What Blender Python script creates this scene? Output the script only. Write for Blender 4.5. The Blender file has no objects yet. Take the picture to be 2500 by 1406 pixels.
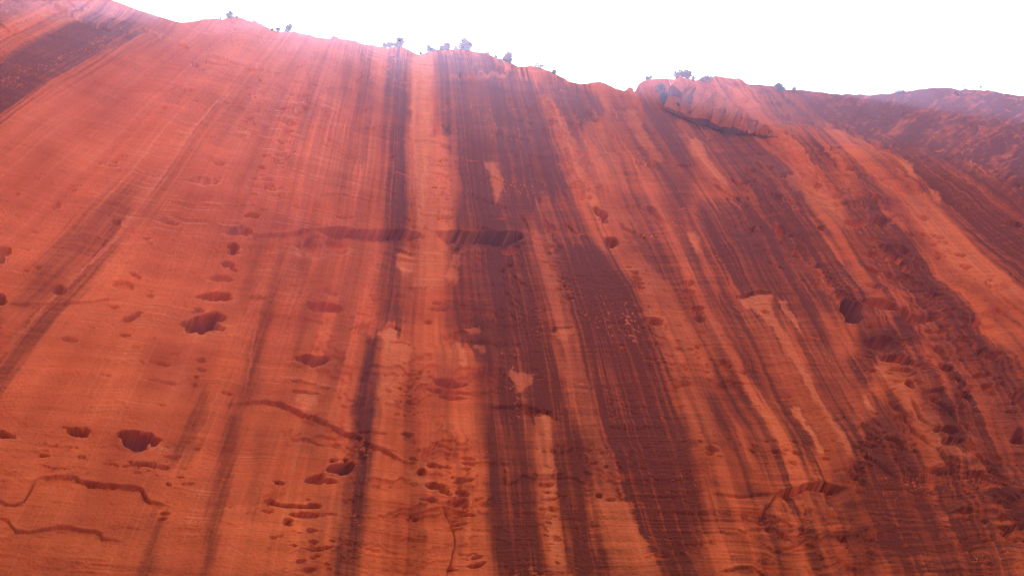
import bpy, math, random
import numpy as np

# ------------------------------------------------------------------ camera, sky, sun, exposure
scene = bpy.context.scene
COL = scene.collection
R = math.radians
FPX = 2080.0                    # focal length in photo pixels (photo is 2500 wide)
PITCH = R(40.0)
EYE = np.array([0.0, 0.0, 1.7])

cam_data = bpy.data.cameras.new("camera")
cam_data.sensor_width = 36.0
cam_data.lens = 36.0 * FPX / 2500.0
cam_data.clip_start = 0.1
cam_data.clip_end = 8000.0
cam = bpy.data.objects.new("camera", cam_data)
cam.location = EYE
cam.rotation_euler = (R(90) + PITCH, 0, 0)
COL.objects.link(cam)
scene.camera = cam

SUN_ELEV, SUN_AZ = R(55.65), R(-21.0)       # behind the cliff, just above its rim: the face is in shade
world = bpy.data.worlds.new("World")
scene.world = world
world.use_nodes = True
wn = world.node_tree
wn.nodes.clear()
sky = wn.nodes.new("ShaderNodeTexSky")
sky.sky_type = 'NISHITA'
sky.sun_disc = False
sky.sun_elevation = SUN_ELEV
sky.sun_rotation = SUN_AZ
sky.altitude = 1400.0
sky.air_density = 1.0
sky.dust_density = 6.0
sky.ozone_density = 1.0
bg = wn.nodes.new("ShaderNodeBackground")
bg.inputs["Strength"].default_value = 0.06
wo = wn.nodes.new("ShaderNodeOutputWorld")
wn.links.new(sky.outputs[0], bg.inputs["Color"])
wn.links.new(bg.outputs[0], wo.inputs["Surface"])

sun_data = bpy.data.lights.new("sun", 'SUN')
sun_data.energy = 5.0
sun_data.angle = R(0.53)
sun_data.color = (1.0, 0.95, 0.88)
sun = bpy.data.objects.new("sun", sun_data)
COL.objects.link(sun)
to_sun = np.array([math.sin(SUN_AZ) * math.cos(SUN_ELEV), math.cos(SUN_AZ) * math.cos(SUN_ELEV), math.sin(SUN_ELEV)])
from mathutils import Vector
sun.rotation_euler = Vector(to_sun).to_track_quat('Z', 'Y').to_euler()
sun.location = (0, 60, 300)

scene.view_settings.view_transform = 'Standard'
scene.view_settings.look = 'None'
scene.view_settings.exposure = 3.66
scene.view_settings.gamma = 1.0
scene.view_settings.use_curve_mapping = False
scene.render.engine = 'CYCLES'
cy = scene.cycles
cy.use_denoising = True
try:
    cy.denoiser = 'OPENIMAGEDENOISE'
except Exception:
    pass
cy.max_bounces = 8
cy.diffuse_bounces = 4
cy.glossy_bounces = 2
cy.volume_bounces = 1
cy.sample_clamp_indirect = 8.0
cy.use_adaptive_sampling = False
cy.filter_width = 1.1
cy.denoising_prefilter = 'NONE'

# ------------------------------------------------------------------ numeric helpers
rng = np.random.default_rng(7)
TAB = rng.random((8, 256, 256), dtype=np.float32)


def vnoise(x, y, s=0):
    """smooth lattice noise, 0..1"""
    x = np.asarray(x, np.float32) + 37.3 * s
    y = np.asarray(y, np.float32) + 91.7 * s
    t = TAB[s % 8]
    xi = np.floor(x); yi = np.floor(y)
    fx = x - xi; fy = y - yi
    fx = fx * fx * (3 - 2 * fx); fy = fy * fy * (3 - 2 * fy)
    a = xi.astype(np.int32) & 255; b = yi.astype(np.int32) & 255
    a1 = (a + 1) & 255; b1 = (b + 1) & 255
    n0 = t[a, b] * (1 - fx) + t[a1, b] * fx
    n1 = t[a, b1] * (1 - fx) + t[a1, b1] * fx
    return n0 * (1 - fy) + n1 * fy


def fbm(x, y, s=0, octv=3, gain=0.5):
    out = 0; amp = 1.0; tot = 0
    for o in range(octv):
        out = out + amp * vnoise(x * (2.03 ** o), y * (2.03 ** o), s + o)
        tot += amp; amp *= gain
    return out / tot


def sstep(a, b, x):
    t = np.clip((x - a) / (b - a), 0, 1)
    return t * t * (3 - 2 * t)


C_, S_ = math.cos(PITCH), math.sin(PITCH)


def ray(px, py):
    a = (px - 1250.0) / FPX
    b = (703.0 - py) / FPX
    return a, C_ - b * S_, S_ + b * C_           # x, y, z components


# the rock mass: distance of the face as a function of where it stands (x) and height (z)
def face_y(x, z):
    y = 62.0 + np.where(x < 0, 0.36 * x, 0.16 * x)
    y = y + 6.0 * np.exp(-((x) / 25.0) ** 2) * 0.6
    lean = 0.06 + 0.16 * sstep(5, 70, x) + 0.05 * sstep(-10, -50, x)
    y = y + lean * (z - 45.0)
    y = y + 0.0022 * np.clip(z - 70, 0, 60) ** 2
    return y


RIM = np.array([(-900, -680), (-400, -330), (-200, -190), (0, -100), (150, -45), (275, 0), (340, 25), (400, 43), (440, 55), (447, 56), (470, 53),
    (495, 47), (515, 45), (535, 46), (545, 47), (556, 42), (566, 38), (575, 41), (590, 44), (603, 50), (615, 54),
    (637, 59), (650, 66), (665, 74), (682, 78), (700, 76), (720, 77), (750, 84), (775, 92), (800, 95), (820, 93), (835, 96),
    (860, 99), (885, 107), (910, 110), (930, 115), (950, 118), (975, 113), (985, 115), (1005, 126), (1022, 133), (1040, 128),
    (1060, 122), (1080, 121), (1100, 120), (1130, 122), (1160, 126), (1190, 131), (1210, 140), (1235, 150), (1260, 161),
    (1275, 165), (1290, 160), (1310, 163), (1340, 174), (1370, 188), (1395, 200), (1420, 206), (1440, 202), (1465, 200),
    (1480, 206), (1500, 215), (1520, 220), (1550, 223), (1560, 205), (1572, 197), (1600, 193), (1630, 192), (1650, 194),
    (1660, 190), (1680, 192), (1700, 197), (1715, 190), (1735, 188), (1755, 187), (1780, 191), (1806, 193), (1830, 207),
    (1860, 208), (1890, 213), (1920, 219), (1960, 220), (2000, 226), (2040, 230), (2080, 231), (2130, 232), (2160, 230),
    (2200, 225), (2250, 218), (2300, 214), (2320, 216), (2340, 222), (2355, 219), (2380, 220), (2420, 222), (2450, 228),
    (2480, 233), (2500, 234), (2600, 250), (2800, 300), (3100, 380), (3600, 520)], float)


def rim(px):
    return np.interp(px, RIM[:, 0], RIM[:, 1])


# the far slope behind the right-hand shoulder of the face
SHOULDER = np.array([(1380, 120), (1560, 222), (1650, 262), (1750, 296), (1860, 322), (1960, 322), (2060, 336), (2150, 356), (2240, 385), (2340, 425), (2500, 505), (2700, 600), (3600, 1000)], float)


def setback(px, py):
    """metres the rock stands farther back than the face"""
    sy = np.interp(px, SHOULDER[:, 0], SHOULDER[:, 1])
    d = sy - py
    back = sstep(0, 110, d) * 3.0 * sstep(1560, 1700, px)
    back = back + np.clip(d, 0, 400) * 0.012 * sstep(1800, 2100, px)
    back = back + sstep(60, 0, py - rim(px)) * 1.2
    return back


def cast(px, py):
    """where the line of sight through a photo pixel meets the rock"""
    dx, dy, dz = ray(px, py)
    sb = setback(px, py)
    t = np.full(np.shape(px), 90.0)
    lo = np.full(np.shape(px), 10.0); hi = np.full(np.shape(px), 600.0)
    for _ in range(34):
        t = 0.5 * (lo + hi)
        g = t * dy - face_y(t * dx, EYE[2] + t * dz) - sb
        lo = np.where(g < 0, t, lo); hi = np.where(g < 0, hi, t)
    return np.stack([t * dx, t * dy, EYE[2] + t * dz], -1)


# ------------------------------------------------------------------ how water runs down the face (streak coordinate u) and how the beds lie (v)
FLOW = [
    (-1500, [(-1500, 740), (-800, 300), (-300, 0), (0, -150)]),
    (-500, [(-600, 740), (-350, 550), (-150, 400), (0, 290), (85, 235), (170, 177), (239, 130), (324, 82), (430, 20), (560, -60)]),
    (100, [(-250, 1150), (7, 856), (102, 745), (190, 665), (293, 552), (345, 487), (410, 399), (478, 300), (560, 218), (604, 160), (690, 60), (760, -40)]),
    (330, [(30, 1406), (160, 1150), (230, 1010), (310, 850), (400, 680), (470, 540), (540, 400), (600, 290), (680, 160), (760, 50)]),
    (640, [(340, 1406), (380, 1300), (430, 1180), (478, 1090), (512, 1008), (546, 927), (573, 845), (597, 770), (648, 675), (679, 586), (700, 480), (725, 390), (752, 290), (790, 180), (830, 60)]),
    (800, [(560, 1406), (610, 1200), (660, 1050), (720, 900), (770, 750), (810, 600), (840, 450), (865, 300), (890, 150), (905, 60)]),
    (945, [(838, 1406), (845, 1300), (865, 1150), (890, 1000), (915, 850), (945, 700), (960, 550), (968, 400), (980, 200), (990, 60)]),
    (1145, [(1200, 1406), (1190, 1200), (1180, 1000), (1160, 800), (1130, 600), (1110, 400), (1090, 150), (1080, 60)]),
    (1285, [(1378, 1406), (1366, 1300), (1356, 1144), (1346, 1008), (1330, 900), (1305, 777), (1280, 680), (1255, 580), (1215, 400), (1180, 200), (1160, 60)]),
    (1380, [(1580, 1406), (1530, 1250), (1476, 1090), (1450, 980), (1435, 914), (1407, 798), (1380, 702), (1360, 617), (1330, 520), (1295, 400), (1250, 200), (1220, 60)]),
    (1540, [(1790, 1406), (1740, 1250), (1700, 1100), (1670, 1000), (1629, 900), (1595, 811), (1551, 716), (1503, 634), (1450, 520), (1400, 400), (1340, 240), (1290, 60)]),
    (1695, [(2010, 1406), (1950, 1200), (1896, 1060), (1861, 1004), (1820, 948), (1797, 890), (1755, 811), (1711, 730), (1684, 661), (1640, 575), (1590, 480), (1540, 380), (1470, 240), (1400, 60)]),
    (1855, [(2190, 1406), (2130, 1250), (2080, 1117), (2056, 1052), (2019, 984), (1991, 948), (1967, 900), (1933, 839), (1885, 760), (1850, 690), (1790, 580), (1730, 470), (1680, 380), (1590, 240), (1480, 60)]),
    (2175, [(2540, 1406), (2470, 1250), (2400, 1080), (2340, 950), (2290, 850), (2223, 757), (2182, 709), (2141, 661), (2094, 583), (2040, 520), (1964, 440), (1890, 360), (1800, 260), (1640, 60)]),
    (2500, [(3000, 1406), (2760, 1000), (2600, 800), (2500, 702), (2420, 630), (2350, 570), (2281, 505), (2200, 440), (2120, 370), (2000, 260), (1820, 60)]),
    (2900, [(3500, 1200), (2900, 780), (2600, 570), (2450, 470), (2300, 380), (2150, 280), (1980, 60)]),
    (4200, [(4600, 1200), (3300, 600), (2900, 420), (2500, 260), (2200, 60)]),
]
gy = np.linspace(-420, 1600, 102)
gx = np.linspace(-760, 3460, 212)
UG = np.zeros((len(gy), len(gx)))
for r, yy in enumerate(gy):
    xs, us = [], []
    for u, pts in FLOW:
        p = sorted(pts, key=lambda q: q[1])
        ys = [q[1] for q in p]; xx = [q[0] for q in p]
        if yy < ys[0]:
            s = (xx[1] - xx[0]) / (ys[1] - ys[0]); x = xx[0] + s * (yy - ys[0])
        elif yy > ys[-1]:
            s = (xx[-1] - xx[-2]) / (ys[-1] - ys[-2]); x = xx[-1] + s * (yy - ys[-1])
        else:
            x = np.interp(yy, ys, xx)
        if xs and x < xs[-1] + 12:
            x = xs[-1] + 12
        xs.append(x); us.append(u)
    xs = np.array(xs); us = np.array(us)
    UG[r] = np.interp(gx, xs, us)
    left = gx < xs[0]; UG[r][left] = us[0] + (gx[left] - xs[0]) * 0.8
    right = gx > xs[-1]; UG[r][right] = us[-1] + (gx[right] - xs[-1]) * 0.8
k = np.array([1, 2, 3, 2, 1], float); k /= k.sum()
for _ in range(2):
    P = np.pad(UG, 2, mode='edge')
    UG = sum(k[i] * P[i:i + UG.shape[0], 2:-2] for i in range(5))
    P = np.pad(UG, 2, mode='edge')
    UG = sum(k[i] * P[2:-2, i:i + UG.shape[1]] for i in range(5))


def bilin(G, px, py):
    fx = np.clip((px - gx[0]) / (gx[1] - gx[0]), 0, len(gx) - 1.001)
    fy = np.clip((py - gy[0]) / (gy[1] - gy[0]), 0, len(gy) - 1.001)
    i = fx.astype(np.int32); j = fy.astype(np.int32)
    a = fx - i; b = fy - j
    return (G[j, i] * (1 - a) + G[j, i + 1] * a) * (1 - b) + (G[j + 1, i] * (1 - a) + G[j + 1, i + 1] * a) * b


# ------------------------------------------------------------------ tessellation of the cliff
def spread(a, b, n, first, grow):
    out = []; x = a; s = first
    while (x < b) if b > a else (x > b):
        x = x + s if b > a else x - s
        out.append(x); s *= grow
    return out


STEP = 1.9
cols = list(np.arange(-30, 2531, STEP))
colL = spread(-30, -720, 0, 3.0, 1.10)[::-1]
colR = spread(cols[-1], 3400, 0, 3.0, 1.10)
PXC = np.array(colL + cols + colR)
NROW = 720
BOT = 1440.0
s_main = np.linspace(0, 1, NROW)
NX = len(PXC)
rimc = rim(PXC)
# fine jaggedness of the skyline
rimc = rimc + (fbm(PXC / 9.0, PXC * 0, 3, 3) - 0.5) * 5.0 * sstep(300, 420, PXC)
PY = rimc[None, :] + s_main[:, None] * (BOT - rimc[None, :])
low = np.array(spread(BOT, 2440, 0, 4.0, 1.12))
low = low[low < 2420]
PY = np.vstack([PY, np.repeat(low[:, None], NX, 1)])
PX = np.repeat(PXC[None, :], PY.shape[0], 0)
NY = PY.shape[0]
PX = PX.astype(np.float64); PY = PY.astype(np.float64)
BASE = cast(PX, PY)

U = bilin(UG, PX, PY)
tilt = np.where(PX < 1250, 0.10 + 0.16 * np.clip(1 - PY / 700, 0, 1), 0.0)
tilt = tilt * sstep(1250, 700, PX) + 0.0
V = PY - tilt * (PX - 1250)
hill = sstep(-10, 50, np.interp(PX, SHOULDER[:, 0], SHOULDER[:, 1]) - PY) * sstep(1850, 2150, PX)
V = V * (1 - hill) + hill * (PY + 0.42 * (PX - 2100) + 20 * fbm(PX / 160, PY / 80, 2, 2))

# smooth normals of the rock mass (towards the viewer)
du = np.gradient(BASE, axis=1); dv = np.gradient(BASE, axis=0)
NRM = np.cross(dv, du)
NRM /= np.maximum(np.linalg.norm(NRM, axis=-1, keepdims=True), 1e-9)
sgn = np.sign(NRM[NY // 2, NX // 2, 1]); NRM *= -sgn

Uf = U.astype(np.float32); Vf = V.astype(np.float32)
PXf = PX.astype(np.float32); PYf = PY.astype(np.float32)
D = np.zeros((NY, NX), np.float32)          # outward relief, metres
VAR = np.zeros((NY, NX), np.float32)        # desert varnish
PALE = np.zeros((NY, NX), np.float32)       # freshly broken rock, pale ledge edges, and painted light on hollow sills
LIME = np.zeros((NY, NX), np.float32)


def window(x0, x1, y0, y1):
    i0 = max(0, np.searchsorted(PXC, x0) - 1); i1 = min(NX, np.searchsorted(PXC, x1) + 1)
    if i1 <= i0:
        return None
    c = PY[:, i0:i1]
    j0 = max(0, int(np.min(np.sum(c < y0, 0))) - 1); j1 = min(NY, int(np.max(np.sum(c < y1, 0))) + 1)
    if j1 <= j0:
        return None
    return (slice(j0, j1), slice(i0, i1))


# --- varnish streaks: (strength, softness, [(y, left, right), ...])
STREAKS = [
    # purple-grey band high on the left
    (.85, 34, [(20, 180, 330), (60, 110, 360), (82, 75, 324), (130, 5, 239), (177, -60, 170), (235, -140, 85), (290, -230, 0), (400, -420, -170), (560, -700, -400)]),
    (.55, 14, [(-40, 60, 200), (0, -20, 100), (60, -110, 10), (120, -210, -80), (220, -400, -220)]),
    (.3, 16, [(10, 330, 470), (40, 300, 430), (75, 330, 400)]),
    # left, faint
    (.40, 22, [(430, 310, 360), (480, 250, 330), (560, 150, 250), (640, 90, 190), (700, 60, 140), (760, 20, 80)]),
    (.55, 14, [(500, 305, 330), (560, 265, 298), (620, 215, 260), (690, 160, 210), (760, 85, 150), (840, 20, 95), (920, -50, 35), (1010, -120, -20)]),
    (.35, 12, [(740, -5, 30), (800, -50, 0), (900, -120, -60)]),
    (.30, 12, [(240, 520, 548), (320, 470, 500), (420, 410, 440), (520, 345, 372)]),
    (.26, 14, [(180, 590, 625), (260, 560, 590), (340, 520, 545)]),
    (.45, 7, [(950, 478, 520), (1010, 455, 505), (1090, 420, 470), (1130, 410, 450)]),
    (.48, 8, [(990, 553, 594), (1060, 538, 582), (1120, 530, 575), (1220, 520, 560), (1300, 500, 540), (1406, 478, 515)]),
    (.22, 8, [(1000, 640, 670), (1120, 620, 650), (1260, 600, 630)]),
    (.50, 14, [(1240, 378, 402), (1270, 365, 402), (1340, 345, 392), (1440, 318, 372)]),
    (.30, 8, [(570, 625, 660), (640, 605, 640), (740, 585, 615)]),
    (.42, 10, [(590, 690, 715), (700, 660, 690), (780, 625, 662), (850, 600, 652), (930, 588, 640), (980, 575, 620)]),
    (.25, 8, [(600, 750, 775), (720, 735, 760), (860, 700, 735)]),
    (.3, 10, [(140, 770, 800), (190, 752, 788), (250, 742, 770), (340, 735, 755)]),
    (.42, 10, [(140, 836, 860), (200, 822, 850), (265, 818, 848)]),
    (.25, 14, [(320, 795, 860), (400, 800, 870), (480, 800, 850)]),
    (.28, 10, [(640, 838, 850), (800, 825, 845), (960, 800, 820)]),
    # pair of bands left of the pale column
    (.5, 10, [(125, 878, 905), (200, 880, 910), (300, 870, 900), (420, 850, 890)]),
    (.72, 12, [(118, 955, 1004), (160, 945, 1000), (220, 935, 1000), (300, 940, 1004), (400, 938, 1000), (480, 925, 1000), (560, 930, 995),
               (620, 940, 985), (650, 932, 985), (720, 925, 985), (790, 915, 985), (808, 905, 930), (830, 885, 926), (900, 872, 920),
               (1000, 862, 918), (1050, 860, 905), (1130, 862, 905), (1180, 832, 897), (1250, 825, 893), (1330, 813, 885), (1440, 798, 878)]),
    (.3, 6, [(1080, 872, 900), (1130, 880, 900), (1200, 880, 893)]),
    # right of the pale column
    (.70, 10, [(128, 1062, 1205), (160, 1060, 1240), (200, 1058, 1320), (250, 1056, 1330), (300, 1062, 1345), (360, 1090, 1365), (400, 1108, 1385),
               (440, 1112, 1400), (500, 1108, 1295), (560, 1100, 1290), (600, 1096, 1298), (650, 1090, 1308), (700, 1085, 1322), (760, 1088, 1335), (820, 1100, 1350),
               (850, 1120, 1355), (890, 1180, 1362), (950, 1188, 1374), (1000, 1188, 1378), (1012, 1188, 1298), (1100, 1190, 1297), (1230, 1193, 1304), (1330, 1197, 1320), (1440, 1202, 1345)]),
    (.70, 8, [(1000, 1346, 1385), (1090, 1350, 1425), (1233, 1360, 1445), (1350, 1373, 1458), (1440, 1385, 1478)]),
    (.55, 5, [(600, 1150, 1165), (675, 1155, 1172), (777, 1168, 1188), (900, 1180, 1200)]),
    (.5, 6, [(600, 1262, 1275), (680, 1278, 1300), (777, 1303, 1322), (900, 1328, 1345), (1000, 1344, 1360)]),
    (.5, 5, [(1010, 1195, 1215), (1200, 1198, 1222), (1406, 1205, 1232)]),
    (.5, 18, [(460, 1330, 1400), (540, 1352, 1440), (600, 1358, 1480), (640, 1365, 1505)]),
    (.80, 12, [(600, 1358, 1490), (634, 1364, 1503), (702, 1380, 1546), (800, 1408, 1591), (900, 1433, 1628), (1000, 1455, 1660), (1090, 1478, 1688), (1150, 1502, 1692),
               (1230, 1528, 1695), (1300, 1570, 1690), (1440, 1640, 1700)]),
    (.45, 12, [(560, 1520, 1590), (590, 1530, 1612), (650, 1560, 1626), (690, 1590, 1640)]),
    # top, right of centre
    (.62, 14, [(190, 1330, 1400), (230, 1345, 1470), (270, 1375, 1500), (300, 1384, 1428), (350, 1408, 1440)]),
    (.55, 14, [(240, 1480, 1520), (300, 1480, 1540), (350, 1500, 1580), (420, 1560, 1640)]),
    (.6, 12, [(250, 1560, 1640), (320, 1570, 1670), (400, 1592, 1690), (480, 1625, 1690), (540, 1640, 1678), (606, 1660, 1698), (692, 1710, 1742), (743, 1735, 1797), (880, 1803, 1885),
              (994, 1896, 1955), (1060, 1930, 1985), (1120, 1960, 2005)]),
    (.62, 14, [(500, 1690, 1830), (540, 1700, 1880), (606, 1725, 1935), (680, 1765, 1960), (720, 1800, 1990), (743, 1850, 2008), (800, 1922, 2018), (880, 1966, 2045), (994, 2030, 2094),
               (1060, 2062, 2112), (1131, 2094, 2190), (1230, 2094, 2215)]),
    (.40, 14, [(800, 1735, 1785), (880, 1740, 1800), (994, 1740, 1836), (1040, 1760, 1850)]),
    (.40, 14, [(760, 1800, 1900), (820, 1830, 1920), (900, 1840, 1900)]),
    (.62, 12, [(300, 1660, 1790), (350, 1720, 1830), (400, 1768, 1880), (470, 1830, 1955), (540, 1885, 1995), (606, 1962, 2020), (650, 2012, 2062), (720, 2050, 2088), (780, 2100, 2150)]),
    (.55, 10, [(340, 1930, 1990), (400, 1978, 2027), (441, 1996, 2044), (490, 2050, 2094), (540, 2065, 2130), (606, 2110, 2240)]),
    (.62, 16, [(580, 2110, 2230), (640, 2140, 2265), (700, 2180, 2310), (743, 2228, 2335), (800, 2270, 2390), (880, 2300, 2450), (950, 2310, 2500), (1000, 2330, 2500), (1060, 2370, 2500), (1150, 2385, 2540), (1300, 2470, 2650)]),
    (.62, 12, [(780, 2090, 2200), (830, 2090, 2260), (880, 2078, 2137), (950, 2098, 2128)]),
    (.6, 10, [(420, 2070, 2095), (470, 2095, 2135), (520, 2120, 2160), (571, 2152, 2192), (640, 2205, 2240), (700, 2270, 2320)]),
    (.62, 14, [(300, 2070, 2500), (350, 2160, 2560), (390, 2188, 2560), (440, 2222, 2600), (490, 2290, 2700), (540, 2345, 2750), (600, 2410, 2800), (680, 2480, 2900), (760, 2560, 3000), (900, 2700, 3100)]),
    (.6, 20, [(840, 2330, 2460), (900, 2360, 2520), (1000, 2440, 2560)]),
    (.6, 10, [(960, 2134, 2178), (1040, 2120, 2205), (1100, 2100, 2225), (1131, 2096, 2250), (1200, 2110, 2280), (1300, 2190, 2300), (1440, 2290, 2400)]),
    (.55, 10, [(960, 2285, 2370), (1040, 2310, 2400), (1120, 2285, 2318), (1180, 2285, 2345), (1230, 2290, 2372), (1330, 2330, 2425), (1440, 2350, 2470)]),
    (.35, 20, [(1180, 1950, 2110), (1250, 2000, 2180), (1330, 2050, 2250), (1406, 2080, 2290)]),
    (.3, 20, [(1260, 1590, 1750), (1330, 1600, 1720), (1440, 1650, 1740)]),
    # dark skyline slope on the right
    (.45, 20, [(190, 1700, 1800), (230, 1830, 2250), (300, 1900, 2600), (330, 2000, 2700)]),
]
wob = (fbm(Uf / 45, PYf / 150, 1, 3) - 0.5) * 34 + (fbm(Uf / 50, Vf / 4, 4, 2) - 0.5) * 9
dashzone = sstep(1020, 1180, PYf) * sstep(1330, 1450, PXf) * (0.35 + 0.65 * sstep(1380, 1600, PXf))
dash = fbm(Uf / 75, Vf / 6.5, 5, 3)
wob = wob + dashzone * (dash - 0.5) * 80
PXW = PXf + wob
for st, soft, rows in STREAKS:
    soft = soft * 1.5 + 2
    rr = np.array(rows, float)
    y0, y1 = rr[0, 0], rr[-1, 0]
    w = window(rr[:, 1].min() - 120, rr[:, 2].max() + 120, y0 - 25, y1 + 25)
    if w is None:
        continue
    py = PYf[w] + (fbm(Uf[w] / 8, PYf[w] / 90, 6, 3) - 0.5) * 95
    xl = np.interp(py, rr[:, 0], rr[:, 1]); xr = np.interp(py, rr[:, 0], rr[:, 2])
    p = PXW[w]
    m = sstep(-soft, soft, p - xl) * sstep(-soft, soft, xr - p) * sstep(y0 - 22, y0 + 22, py) * sstep(y1 + 30, y1 - 30, py)
    VAR[w] = np.maximum(VAR[w], st * m) * 0.75 + 0.25 * (1 - (1 - VAR[w]) * (1 - st * m * 0.8))

# --- pale strips and patches: (strength, soft, rows)
PALES = [
    (.75, 7, [(135, 1010, 1056), (180, 1004, 1054), (300, 1004, 1050), (340, 1006, 1052), (420, 1012, 1045), (560, 1015, 1040)]),
    (.35, 14, [(340, 1000, 1095), (420, 1000, 1108), (520, 1005, 1105), (600, 1020, 1092), (700, 1010, 1082)]),
    (.35, 3, [(470, 356, 364), (399, 406, 414), (300, 474, 482), (218, 556, 562)][::-1]),
    (.3, 3, [(500, 330, 340), (560, 285, 296), (640, 212, 224), (720, 122, 134), (800, 55, 66), (856, 5, 16)]),
    (.3, 3, [(590, 677, 681), (675, 646, 650), (770, 595, 600), (845, 571, 576), (927, 544, 549), (1010, 508, 514), (1090, 476, 481)]),
    (.25, 3, [(700, 640, 645), (800, 622, 628), (900, 608, 613), (960, 592, 597)]),
    (.5, 4, [(618, 1102, 1124), (650, 1100, 1122), (665, 1092, 1120), (690, 1098, 1121)]),
    (.5, 6, [(616, 966, 1014), (650, 968, 1012), (668, 985, 1000)]),
    (.6, 3, [(792, 944, 958), (802, 925, 974), (826, 930, 974), (840, 945, 972)]),
    (.4, 6, [(828, 935, 1005), (850, 930, 1008), (1000, 925, 960)]),
    (.5, 7, [(906, 1246, 1312), (920, 1240, 1306), (932, 1262, 1304), (948, 1264, 1270)]),
    (.5, 4, [(842, 1154, 1184), (860, 1160, 1182), (874, 1168, 1180)]),
    (.5, 5, [(832, 1108, 1128), (860, 1112, 1130), (900, 1120, 1136)]),
    (.6, 4, [(802, 1362, 1400), (812, 1348, 1402), (825, 1362, 1392), (840, 1370, 1382)]),
    (.5, 4, [(792, 1160, 1172), (805, 1128, 1180), (815, 1150, 1170)]),
    (.55, 5, [(395, 1184, 1205), (425, 1192, 1220), (440, 1198, 1228), (480, 1205, 1220), (495, 1210, 1216)]),
    (.6, 6, [(333, 1690, 1714), (352, 1685, 1722), (380, 1702, 1732), (430, 1742, 1768), (450, 1765, 1790)]),
    (.5, 5, [(392, 2182, 2212), (420, 2196, 2222), (448, 2224, 2238)]),
    (.5, 5, [(470, 2262, 2280), (485, 2272, 2294), (500, 2290, 2300)]),
    (.6, 5, [(568, 1676, 1698), (590, 1682, 1706), (620, 1700, 1716)]),
    (.6, 6, [(724, 1800, 1886), (745, 1812, 1880), (775, 1850, 1884), (830, 1900, 1930), (900, 1950, 1972), (950, 1978, 1996), (1050, 2040, 2060), (1110, 2066, 2084)]),
    (.6, 4, [(738, 1900, 1912), (756, 1902, 1922), (790, 1930, 1946), (814, 1950, 1956)]),
    (.75, 4, [(980, 1936, 1960), (995, 1946, 1966), (1020, 1962, 1974), (1050, 1980, 1996), (1100, 2004, 2020)]),
    (.6, 4, [(960, 2106, 2118), (985, 2116, 2134), (1012, 2130, 2140)]),
    (.5, 6, [(1005, 1306, 1346), (1040, 1312, 1346), (1140, 1318, 1356), (1230, 1322, 1358), (1400, 1340, 1378)]),
    (.4, 8, [(890, 2136, 2160), (950, 2180, 2215), (1000, 2210, 2280), (1060, 2270, 2310), (1130, 2320, 2370)]),
    (.35, 12, [(440, 1900, 1960), (500, 1960, 2040), (560, 2020, 2090)]),
    (.35, 12, [(480, 2190, 2260), (560, 2250, 2340), (640, 2320, 2420), (720, 2420, 2510)]),
    (.3, 12, [(330, 2010, 2100), (370, 2060, 2150), (405, 2110, 2165)]),
    (.45, 5, [(195, 1190, 1235), (187, 1150, 1230), (196, 1095, 1180)][::-1]),
    (.5, 8, [(228, 1322, 1340), (260, 1330, 1362), (300, 1354, 1384), (360, 1380, 1412), (430, 1402, 1440), (500, 1430, 1470)]),
    (.35, 10, [(290, 1432, 1470), (340, 1425, 1480), (400, 1410, 1500), (460, 1440, 1540)]),
    (.4, 6, [(258, 1520, 1545), (300, 1540, 1576), (340, 1556, 1590), (390, 1600, 1625)]),
    (.4, 6, [(432, 476, 528), (445, 470, 534), (450, 478, 530)]),
    (.3, 6, [(1160, 985, 1020), (1190, 1000, 1040), (1210, 1040, 1070)]),
    (.3, 8, [(570, 1296, 1350), (700, 1330, 1378), (800, 1352, 1405), (900, 1372, 1430), (960, 1388, 1446), (1090, 1430, 1476), (1150, 1442, 1500), (1230, 1452, 1525), (1300, 1464, 1560), (1440, 1496, 1625)]),
    (.2, 14, [(620, 1512, 1560), (700, 1552, 1640), (800, 1596, 1690), (900, 1634, 1735), (1000, 1668, 1738), (1060, 1700, 1745)]),
    (.2, 14, [(780, 1720, 1740), (880, 1725, 1800), (960, 1830, 1850), (1000, 1838, 1892), (1080, 1890, 1930)]),
    (.5, 4, [(952, 724, 782), (970, 728, 784), (988, 745, 780)]),
]
for st, soft, rows in PALES:
    rr = np.array(rows, float)
    rr = rr[np.argsort(rr[:, 0])]
    y0, y1 = rr[0, 0], rr[-1, 0]
    w = window(rr[:, 1].min() - 40, rr[:, 2].max() + 40, y0 - 12, y1 + 20)
    if w is None:
        continue
    py = PYf[w] + (fbm(Uf[w] / 10, PYf[w] / 40, 2, 2) - 0.5) * 14
    xl = np.interp(py, rr[:, 0], rr[:, 1]); xr = np.interp(py, rr[:, 0], rr[:, 2])
    p = PXf[w] + (fbm(PXf[w] / 14, PYf[w] / 10, 1, 3) - 0.5) * 14
    m = sstep(-soft, soft, p - xl) * sstep(-soft, soft, xr - p) * sstep(y0 - 3, y0 + 3, py) * sstep(y1 + 10, y1 - 10, py)
    PALE[w] = np.maximum(PALE[w], st * m)
    VAR[w] *= 1 - np.clip(m * (0.55 + st * 0.55), 0, 0.97)

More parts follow.
